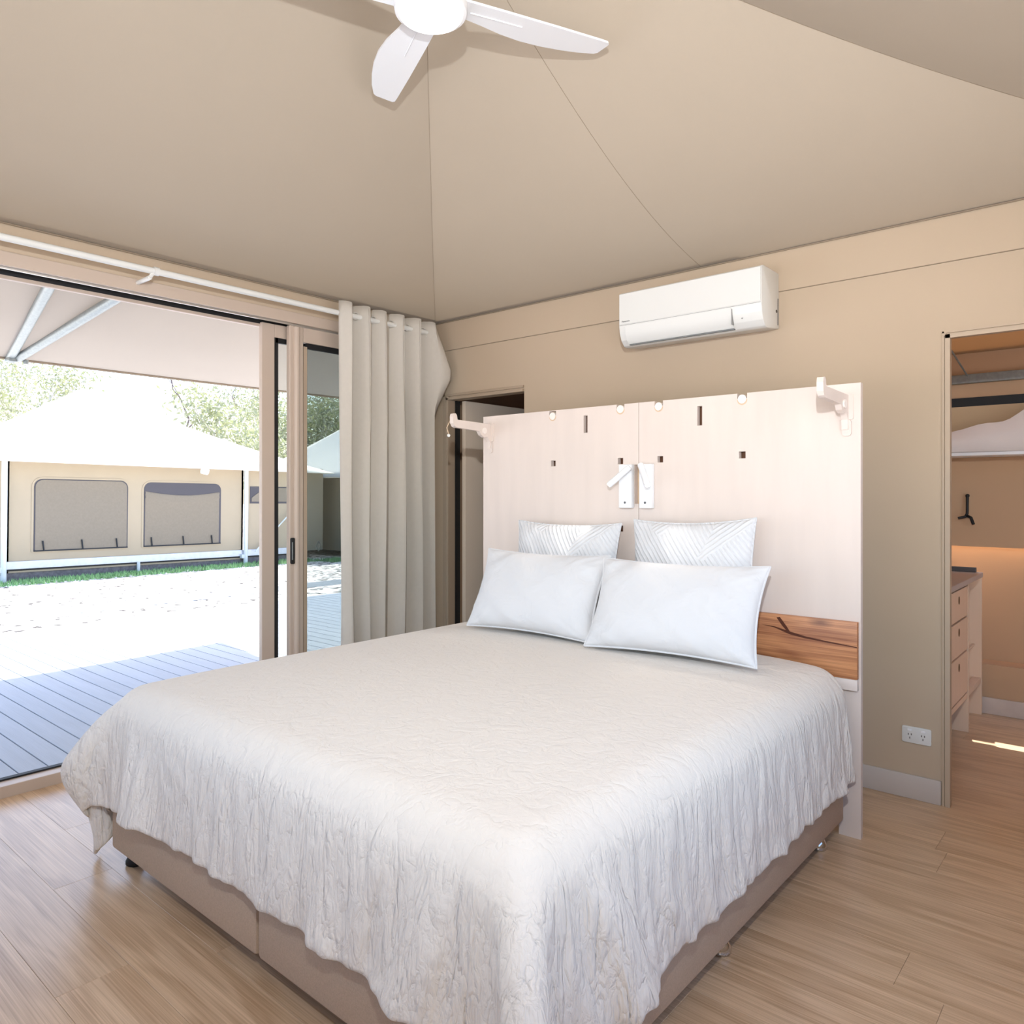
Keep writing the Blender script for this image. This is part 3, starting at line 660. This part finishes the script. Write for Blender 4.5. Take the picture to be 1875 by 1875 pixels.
md = dv.modifiers.new('sub', 'SUBSURF'); md.levels = 1; md.render_levels = 1
tag(dv, 'large rumpled off-white linen duvet draped over the bed', 'duvet')

# pillows
def pillow(label, group, bl, br, tl, thick, m, seed, pinch=.065):
    """bl, br, tl: bottom-left, bottom-right and top-left corners of its middle plane"""
    bl, br, tl = Vector(bl), Vector(br), Vector(tl)
    ex = (br-bl); W = ex.length; ex.normalize(); ez = (tl-bl); Hh = ez.length; ez = (ez-ex*ez.dot(ex)).normalized(); ey = ez.cross(ex)
    rnd = np.random.default_rng(seed); n = 30; ph = rnd.uniform(0, 6.28, 12)
    def fn(side):
        V = []
        for i in range(n+1):
            for j in range(n+1):
                u = 2*i/n-1; v = 2*j/n-1
                u = math.sin(u*PI/2*.92)/math.sin(PI/2*.92); v = math.sin(v*PI/2*.92)/math.sin(PI/2*.92)
                x = W/2*u*(1-pinch*(1-v*v)); z = Hh/2*v*(1-pinch*1.2*(1-u*u))
                h = ((1-abs(u)**2.6)*(1-abs(v)**2.6)); h = max(h, 0)**.52
                cornr = (abs(u)*abs(v))**2
                wr = .007*math.sin(30*(abs(u)-abs(v))+ph[4])*cornr**.4*(1-cornr)**.7 + .006*math.sin(14*u*v+ph[0])*abs(u*v) + .004*math.sin(9*u+5*v+ph[1])*h + .005*math.sin(22*(u-v*.6)+ph[2])*cornr**.5*(1-cornr) + .003*math.sin(17*(u+v*.8)+ph[3])*h
                sag = .10*thick*(-v)*h
                V.append((x, side*(thick*.5*h+wr*min(1, h*3)+sag+.004), z))
        return V
    A, B = fn(-1), fn(1); N1 = n+1
    F = [(i*N1+j, (i+1)*N1+j, (i+1)*N1+j+1, i*N1+j+1) for i in range(n) for j in range(n)]
    o2 = len(A); F += [(o2+i*N1+j, o2+i*N1+j+1, o2+(i+1)*N1+j+1, o2+(i+1)*N1+j) for i in range(n) for j in range(n)]
    ring = [(i, 0) for i in range(n)]+[(n, j) for j in range(n)]+[(i, n) for i in range(n, 0, -1)]+[(0, j) for j in range(n, 0, -1)]
    R_ = [i*N1+j for i, j in ring]; k = len(R_)
    F += [(R_[(q+1) % k], R_[q], o2+R_[q], o2+R_[(q+1) % k]) for q in range(k)]
    ce = bl+ex*W/2+ez*Hh/2
    me = bpy.data.meshes.new('pillow'); me.from_pydata(A+B, [], F); me.update()
    o = link('pillow', me, m, None, smooth=True, sub=1)
    o.matrix_world = Matrix(((ex.x, ey.x, ez.x, ce.x), (ex.y, ey.y, ez.y, ce.y), (ex.z, ey.z, ez.z, ce.z), (0, 0, 0, 1)))
    tag(o, label, 'pillow', group); ORG[o] = Vector((0, 0, 0))
    e = MB().tube([((A[q][0]+B[q][0])/2*1.006, (A[q][1]+B[q][1])/2, (A[q][2]+B[q][2])/2*1.006) for q in R_+[R_[0]]], .0045, 6).build('piping', m, o, smooth=1.)
    return o
pillow('patterned white pillow leaning on left half of the headboard', 'back pillows', (-2.52, 2.93, .70), (-1.895, 2.93, .70), (-2.52, 3.0, 1.205), .15, PINTUCK, 1)
pillow('patterned white pillow leaning on right half of the headboard', 'back pillows', (-1.80, 2.93, .68), (-1.22, 2.93, .70), (-1.80, 3.0, 1.225), .15, PINTUCK, 2)
pillow('plain white pillow in front at the left', 'front pillows', (-2.555, 2.64, .70), (-1.84, 2.67, .70), (-2.555, 2.81, 1.065), .16, COTTON, 3)
pillow('plain white pillow in front at the right', 'front pillows', (-1.83, 2.61, .70), (-1.11, 2.69, .70), (-1.79, 2.80, 1.055), .17, COTTON, 4)

# ================================================================== HEADBOARD
YH = 3.076
hb = thing('headboard', 'tall pale limed plywood headboard with peg holes behind the bed', 'headboard', (-1.85, YH+.015, 0))
holes = []
for x, z in ((-2.359, 1.759), (-1.945, 1.765), (-1.736, 1.762), (-1.33, 1.763)): holes.append((x-.022, x+.022, z-.004, z+.020))
for x in (-2.151, -1.529): holes.append((x-.012, x+.012, 1.655, 1.742))
for x, z in ((-2.355, 1.506), (-1.945, 1.507), (-1.728, 1.509), (-1.33, 1.516), (-1.945, 1.179)): holes.append((x-.015, x+.015, z-.015, z+.015))
XJ = -1.843
holes += [(XJ-.022, XJ-.0012, 1.30, 1.487), (XJ+.0012, XJ+.022, 1.30, 1.487)]
for x0, x1 in ((-2.852, XJ-.0012), (XJ+.0012, -.850)):
    MB().plate(x0, x1, .845, 1.782, YH, YH+.026, [h for h in holes if x0-.001 <= h[0] and h[1] <= x1+.001]).build('panel', PLY, hb)
MB().plate(-2.852, -.850, .10, .845, YH+.002, YH+.026, []).box((-2.852, YH+.002, 0), (-2.77, YH+.026, .10)).box((-.932, YH+.002, 0), (-.85, YH+.026, .10)).box((-2.77, YH+.002, .05), (-2.75, YH+.026, .10)).box((-.952, YH+.002, .045), (-.932, YH+.026, .10)).build('lower_panel', PLY, hb)
box('timber_board', (-2.846, YH-.022, .625), (-.857, YH+.001, .848), BLACKWOOD, hb, bev=.002)
KN = mat('knot_dark', (84, 40, 20), .6)
tb = bpy.data.objects['timber_board']
MB().prism([(-1.172, .835), (-1.158, .838), (-1.128, .800), (-1.112, .775), (-1.124, .778), (-1.150, .805)], YH-.0226, YH-.0215, 'Y').build('knot', KN, tb)
MB().prism([(-1.240, .800), (-1.180, .792), (-1.120, .772), (-1.060, .763), (-.975, .757), (-.858, .750), (-.858, .754), (-.975, .763), (-1.055, .771), (-1.115, .783), (-1.180, .797)], YH-.0225, YH-.0215, 'Y').build('dark_grain', KN, tb)
box('ledge', (-2.846, YH-.020, .580), (-.857, YH+.001, .6245), PLY, hb, bev=.002)
MB().box((-2.81, YH+.031, .9), (-.89, YH+.044, 1.765)).build('hole_shade_board', mat('hole_shade_brown', (104, 70, 50), .8), hb)  # added brown board, stands in for the shade behind the peg holes
MB().plate(XJ-.04, XJ+.04, 1.27, 1.51, YH+.0265, YH+.030, []).build('backing_strip', PLYEDGE, hb)
for x, z in ((-2.359, 1.759), (-1.945, 1.765), (-1.736, 1.762), (-1.33, 1.763)):
    MB().cyl((x, YH-.003, z-.006), (x, YH+.03, z-.006), .019, n=20).build('peg', mat('peg_white', (240, 230, 222), .5), hb, smooth=.6)
    MB().prism([(x+.023*math.cos(a), z-.008+.024*math.sin(a)) for a in [PI+PI*i/12 for i in range(13)]]+[(x+.019*math.cos(a), z-.006+.020*math.sin(a)) for a in [2*PI-PI*i/12 for i in range(13)]], YH-.0006, YH+.001, 'Y').build('slot_rim', PLYEDGE, hb)

# swing-out wooden hooks on the headboard
def hook(label, x, sgn):
    h = thing('wall_hook', label, 'hook', (x, YH, 1.66), 'wooden hooks on the headboard')
    t = .012
    arm = [(YH-.27, 1.742), (YH-.275, 1.765), (YH-.285, 1.775), (YH-.30, 1.772), (YH-.305, 1.755), (YH-.303, 1.722), (YH-.293, 1.706), (YH-.28, 1.700), (YH-.10, 1.692), (YH-.085, 1.672), (YH-.06, 1.660), (YH-.035, 1.665), (YH-.016, 1.64), (YH-.016, 1.60), (YH-.002, 1.60), (YH-.002, 1.735), (YH-.05, 1.737)]
    MB().prism(arm, x-t, x+t, 'X').build('arm', PLY, h)
    MB().prism(rrect(x-.03, x+.03, 1.64, 1.742, .008, 3), YH-.007, YH-.0005, 'Y').build('back_plate', PLY, h)
    MB().prism(rrect(x-.012, x+.022, 1.575, 1.64, .012, 4), YH-.010, YH-.0005, 'Y').build('tongue', PLY, h)
    MB().cyl((x-t-.006, YH-.062, 1.697), (x+t+.006, YH-.062, 1.697), .017, n=20).build('pivot', mat('peg_white', (240, 230, 222), .5), h, smooth=.6)
    return h
hk = hook('pale wooden swing hook at the left top corner of the headboard', -2.80, -1)
MB().tube([(-2.815, YH-.30, 1.735), (-2.835, YH-.305, 1.70), (-2.825, YH-.30, 1.665)], .0022, 6).build('cord', PLYEDGE, hk)
MB().ball((-2.825, YH-.30, 1.658), .009).build('toggle', WHITE, hk, smooth=1.)
hook('pale wooden swing hook at the right top corner of the headboard', -.905, 1)

# reading lamps
LENS = mat('lamp_lens', (255, 250, 240), .4, emit=9.)
def reading_lamp(label, x0, x1, hub, tip):
    L = thing('reading_lamp', label, 'lamp', ((x0+x1)/2, YH, 1.38), 'reading lamps')
    MB().box((x0, YH-.030, 1.280), (x1, YH-.0005, 1.488), .003).build('back_plate', WHITEP, L, smooth=.6)
    hub, tip = Vector(hub), Vector(tip); d = (tip-hub).normalized()
    MB().cyl(hub, (hub.x, YH-.028, hub.z), .008, n=12).build('pivot', WHITEP, L, smooth=.6)
    MB().cyl(hub-d*.012, tip, .0145, n=24).build('spot_tube', WHITEP, L, smooth=.6)
    MB().cyl(tip-d*.001, tip+d*.0012, .0118, n=20).build('lens', LENS, L)
    MB().cyl(((x0+x1)/2, YH-.0305, 1.306), ((x0+x1)/2, YH-.0325, 1.306), .0055, n=12).build('switch', mat('switch_grey', (96, 96, 100), .5), L)
    sp = bpy.data.lights.new('reading_spot', 'SPOT'); sp.energy = 5; sp.spot_size = math.radians(62); sp.spot_blend = .9; sp.shadow_soft_size = .01; sp.color = (1, .95, .88)
    so_ = bpy.data.objects.new('reading_spot', sp); COL.objects.link(so_); so_.location = tip+d*.006; so_.rotation_euler = (-d).to_track_quat('Z', 'Y').to_euler()
    return L
reading_lamp('white reading lamp with its spot turned left, left of the joint', -1.936, -1.866, (-1.872, YH-.05, 1.467), (-1.957, YH-.085, 1.389))
reading_lamp('white reading lamp with its spot hanging down, right of the joint', -1.824, -1.758, (-1.800, YH-.05, 1.475), (-1.732, YH-.106, 1.388))

# ================================================================== WALL AND CEILING FITTINGS
ac = thing('air_conditioner', 'white split-system air conditioner high on the back wall', 'air conditioner', (-1.78, YB, 2.16))
AX0, AX1 = -2.178, -1.388
prof = [(0, 2.437), (.195, 2.437), (.212, 2.432), (.219, 2.420), (.220, 2.25), (.214, 2.215), (.198, 2.178), (.172, 2.152), (.150, 2.146), (0, 2.164)]
MB().prism([(YB-q, z) for q, z in prof], AX0, AX1, 'X', bev=.004).build('body', WHITE, ac, smooth=.5)
MB().prism([(YB-.2235, 2.424), (YB-.2235, 2.262), (YB-.2185, 2.257), (YB-.2185, 2.428)], AX0+.004, AX1-.004, 'X').build('front_panel', WHITE, ac)
lp = [(.2215, 2.250), (.2165, 2.213), (.2005, 2.176), (.184, 2.158)]
V = [(x, YB-q-.0035, z-.001) for x in (AX0+.045, AX1-.165) for q, z in lp]
MB().prism([(YB-q-.0035, z) for q, z in lp]+[(YB-q+.002, z) for q, z in lp[::-1]], AX0+.040, AX1-.150, 'X').build('louver', WHITE, ac, smooth=.6)
box('outlet_gap', (AX0+.045, YB-.186, 2.1515), (AX1-.150, YB-.172, 2.1570), mat('vent_grey', (120, 124, 124), .6), ac)
box('panel_joint', (AX0+.004, YB-.2205, 2.2555), (AX1-.004, YB-.2185, 2.2575), mat('joint_grey', (150, 150, 148), .6), ac)
box('louver_joint', (AX1-.1495, YB-.2225, 2.170), (AX1-.1465, YB-.196, 2.245), mat('joint_grey', (150, 150, 148), .6), ac)
MB().cyl((AX1-.10, YB-.206, 2.196), (AX1-.10, YB-.214, 2.194), .003, n=8).build('indicator', mat('joint_grey', (150, 150, 148), .6), ac)
MB().cyl((AX1-.001, YB-.035, 2.245), (AX1+.0015, YB-.035, 2.245), .008, n=10).box((AX1-.001, YB-.02, 2.18), (AX1+.001, YB-.014, 2.31)).build('side_clip', mat('clip_dark', (70, 66, 62), .6), ac)
def text(body, size, loc, rot, m, parent, name='lettering'):
    cu = bpy.data.curves.new(name, 'FONT'); cu.body = body; cu.size = size; cu.extrude = .0003; cu.align_x = 'LEFT'
    o = bpy.data.objects.new(name, cu); COL.objects.link(o)
    dg = bpy.context.evaluated_depsgraph_get(); me = bpy.data.meshes.new_from_object(o.evaluated_get(dg)); bpy.data.objects.remove(o)
    me.transform(Matrix.Translation(Vector(loc)-ORG[parent]) @ Matrix.Rotation(rot, 4, 'X')); me.materials.clear()
    return link(name, me, m, parent)
text('Panasonic', .0125, (AX0+.020, YB-.224, 2.272), PI/2, mat('logo_grey', (70, 74, 80), .5), ac)

po = thing('power_outlet', 'white double power outlet above the skirting by the right doorway', 'outlet', (-.776, YB, .28))
MB().prism(rrect(-.834, -.718, .246, .318, .007, 4), YB-.009, YB-.0002, 'Y', bev=.002).build('plate', WHITE, po, smooth=.6)
for x in (-.802, -.750):
    MB().box((x-.009, YB-.012, .298), (x+.009, YB-.008, .308), .0015).build('switch', WHITEP, po)
    MB().box((x-.008, YB-.0095, .280), (x-.004, YB-.0088, .288)).box((x+.004, YB-.0095, .280), (x+.008, YB-.0088, .288)).box((x-.002, YB-.0095, .264), (x+.002, YB-.0088, .273)).build('socket_slots', mat('slot_grey', (120, 116, 112), .6), po)

# ceiling fan
FX, FY = -1.798, 1.684
fan = thing('ceiling_fan', 'white ceiling fan with curved blades and round lit lamp under the tent peak', 'ceiling fan', (FX, FY, 2.93))
MB().cyl((FX, FY, 3.05), (FX, FY, 3.40), .014, n=12).build('down_rod', WHITE, fan, smooth=.6)
MB().lathe([(.05, 3.36), (.06, 3.39), (.06, 3.41)], (FX, FY, 0), 24).build('canopy', WHITE, fan, smooth=.6)
MB().lathe([(.04, 3.075), (.085, 3.06), (.105, 3.02), (.118, 2.985), (.122, 2.955), (.118, 2.937), (.109, 2.934)], (FX, FY, 0), 48).build('motor_housing', WHITEP, fan, smooth=.7)
MB().lathe([(.107, 2.936), (.104, 2.928), (.085, 2.921), (.05, 2.917), (0, 2.916)], (FX, FY, 0), 48).build('diffuser', mat('lamp_diffuser', (255, 253, 248), .5, emit=1.6), fan, smooth=1.)
for k in range(4):
    ang = math.radians(64.6+90*k)
    # outline: straight on the clockwise side, bellied on the other
    st = [(.10, -.060), (.25, -.060), (.45, -.058), (.62, -.054), (.648, -.052), (.656, -.044)]
    cu_ = [(.656, -.034), (.650, .026), (.640, .038), (.58, .060), (.52, .074), (.44, .086), (.36, .088), (.28, .078), (.20, .058), (.14, .046), (.10, .045)]
    out_ = st+cu_
    def tw(p, dz): 
        x, y = p; ca, sa = math.cos(ang), math.sin(ang)
        return (FX+x*ca-y*sa, FY+x*sa+y*ca, 2.972+dz+.10*y)
    n = len(out_); V = [tw(p, 0) for p in out_]+[tw(p, .008) for p in out_]
    F = [tuple(range(n))[::-1], tuple(range(n, 2*n))]+[(i, (i+1) % n, n+(i+1) % n, n+i) for i in range(n)]
    bl_ = pyd('blade', V, F, WHITEP, fan)
    a_, b_ = tw((.14, -.002), -.0012), tw((.33, -.004), -.0012)
    MB().cyl(a_, b_, .0022, n=6).build('blade_rib', WHITEP, bl_)
pl = bpy.data.lights.new('fan_lamp', 'AREA'); pl.shape = 'DISK'; pl.size = .2; pl.energy = 2; pl.color = (1, .95, .88)
plo = bpy.data.objects.new('fan_lamp', pl); COL.objects.link(plo); plo.location = (FX, FY, 2.912)

# curtain rod and curtain
XC = -3.705
rod = thing('curtain_rod', 'white round curtain rod above the sliding door', 'curtain rod', (XC, 1.9, 2.445))
MB().cyl((XC, -.2, 2.445), (XC, 3.50, 2.437), .016, n=20).build('pole', WHITE, rod, smooth=.6)
MB().ball((XC, 3.512, 2.437), .019, 14).build('finial', WHITE, rod, smooth=1.)
for y in (1.63, 3.46):
    MB().cyl((XC, y-.012, 2.442), (XC, y+.012, 2.442), .021, n=20).build('bracket_ring', WHITE, rod, smooth=.6)
    MB().cyl((XC+.0, y-.03, 2.405), (XL, y-.03, 2.405), .011, n=12).cyl((XC, y-.03, 2.405), (XC, y-.015, 2.43), .009, n=10).build('bracket', WHITE, rod, smooth=.6)
cu = thing('curtain', 'gathered beige eyelet curtain hanging at the right end of the rod', 'curtain', (XC, 3.12, .05))
Y0c, Y1c = 2.735, 3.50; NP = 5.5; nu, nv = 150, 40
def cpt(i, j):
    u = i/(nu-1); v = j/(nv-1); z = .06+(2.498-.06)*v
    ph = u*NP*2*PI
    amp = .052*(.85+.25*math.sin(3*u*PI+1))*(1.0+.25*(1-v))
    y = Y0c+(Y1c-Y0c)*u + .014*math.sin(2*ph)*(.5+.5*v) + .010*math.sin(5*v+u*9)*(1-v)
    s_ = math.sin(ph+.35*math.sin(3*v+u*5)*(1-v)); x = XC+.012+amp*(abs(s_)**.75)*(1 if s_ > 0 else -1)*(.9+.1*math.cos(7*v+4*u))
    if u < .06: y -= .03*(1-u/.06)
    if u > .93:     # loose trailing edge swings out and back
        q = (u-.93)/.07; b = max(0, 1-abs(z-2.155)/.36) if z > 2.155 else max(0, 1-abs(z-2.155)/.26)
        y += .075*q*b; x += .10*q*b
    z += .012*math.sin(ph*1.0+PI/2)*(v > .97)
    return (x, y, z)
V, F = grid(nu, nv, cpt)
cc = pyd('cloth', V, F, CURT, cu, smooth=True); md = cc.modifiers.new('t', 'SOLIDIFY'); md.thickness = .003
for k in range(11):
    u = (k+.5)/11 ; 
    i = int(round(u*(nu-1))); p = V[i*nv+nv-1]; y = Y0c+(Y1c-Y0c)*u
    t = bmesh.new(); mb = MB()
    rg = [(XC+.021*math.cos(a)*.35, y+.021*math.cos(a)*.85, 2.441+.021*math.sin(a)) for a in [2*PI*q/16 for q in range(17)]]
    mb.tube(rg, .0042, 6).build('eyelet', METAL, cu, smooth=1.)

# ================================================================== REAR ROOM FURNITURE
RAIL = MB().box((-1.57, RY-.055, 2.03), (1.2, RY-.012, 2.085), .003).build('roof_rail', GALV); tag(RAIL, 'galvanised steel rail along the top of the rear room wall', 'rail')
CB = MB().tube([(-.93, 4.62, 2.36), (-.885, 5.0, 2.2), (-.848, RY-.05, 2.075)], .005, 8).build('cable', GALV); tag(CB, 'thin grey cable hanging down to the galvanised rail', 'cable')
sh = thing('wall_shelf', 'white edged bunk shelf on the rear room wall', 'shelf', (-.2, RY, 1.58))
box('shelf_board', (-1.5, 5.08, 1.572), (1.1, RY-.002, 1.592), WHITEP, sh, bev=.003)
MB().prism(rrect(-1.02, 1.0, 1.60, 1.888, .075, rb=.01), RY-.030, RY-.012, 'Y').build('back_panel', mat('flap_beige', (200, 176, 142), .9), sh)
MB().prism(rrect(-1.045, 1.03, 1.60, 1.945, .05, rb=.01), RY-.013, RY-.002, 'Y').build('dark_surround', BLACK, sh)
def bl(i, j):
    u = i/40; v = j/10; x = -1.0+1.6*u
    hh = .065+.16*min(1, max(0, (u-.02)/.30))**.8+.018*math.sin(u*23)+.01*math.sin(u*41+1)
    return (x, 5.10+.20*v, 1.592+hh*(min(1, v/.2)**.5)*(1-.5*max(0, v-.6)/.4)*(1 if 0 < u else .2))
V, F = grid(41, 11, bl)
bk = pyd('blanket', V, F, mat('blanket_white', (232, 222, 216), .95, bump=.4, bscale=30), smooth=True); bk.modifiers.new('t', 'SOLIDIFY').thickness = -.02
tag(bk, 'rumpled pale blanket heaped on the bunk shelf', 'blanket')
hk2 = MB().tube([(-.853, RY-.02, 1.335), (-.853, RY-.03, 1.225), (-.862, RY-.035, 1.205), (-.90, RY-.045, 1.195)], .008, 8).tube([(-.853, RY-.035, 1.21), (-.83, RY-.05, 1.20), (-.815, RY-.06, 1.16)], .009, 8).ball((-.853, RY-.02, 1.335), .012).build('coat_hook', BLACK, smooth=1.); tag(hk2, 'black double coat hook on the rear room wall', 'hook')

cb = thing('kitchen_cabinet', 'plywood kitchenette with three drawers in the rear room', 'cabinet', (-1.05, 4.8, 0))
CXF = -.772; PLYC = mat('cabinet_ply', (224, 196, 170), .5, var=.03, vscale=4, vstretch=(5, 5, .7))
def leg(y, d):
    return MB().prism([(CXF-.55, 0), (CXF-.45, 0), (CXF-.43, .03), (CXF-.10, .03), (CXF-.085, 0), (CXF, 0), (CXF, .84), (CXF-.55, .84)], y, y+d, 'Y').build('side_panel', PLYC, cb)
for y in (4.285, 4.86, 5.30): leg(y, .020)
MB().box((CXF-.56, 4.26, .842), (CXF+.012, 5.27, .872), .004).build('countertop', mat('counter_grey', (176, 166, 162), .45), cb)
MB().box((CXF-.56, 5.235, .872), (CXF-.02, 5.262, .90), .003).build('upstand', mat('upstand_dark', (84, 78, 76), .6), cb)
for z0, z1 in ((.665, .828), (.475, .655), (.235, .465)):
    dw = MB().box((CXF-.018, 4.315, z0), (CXF-.002, 4.850, z1), .002).build('drawer', PLYC, cb)
    MB().prism([(4.60+.016*math.cos(a), z1-.055+.022*math.sin(a)) for a in [2*PI*i/14 for i in range(14)]], CXF-.003, CXF-.0005, 'X').build('finger_hole', mat('hole_brown', (96, 66, 30), .8), dw)
box('shelf_rail', (CXF-.05, 4.305, .195), (CXF-.004, 5.30, .225), PLYC, cb)
MB().box((CXF-.05, 4.87, .42), (CXF-.035, 5.29, .43)).build('shelf', PLYC, cb)
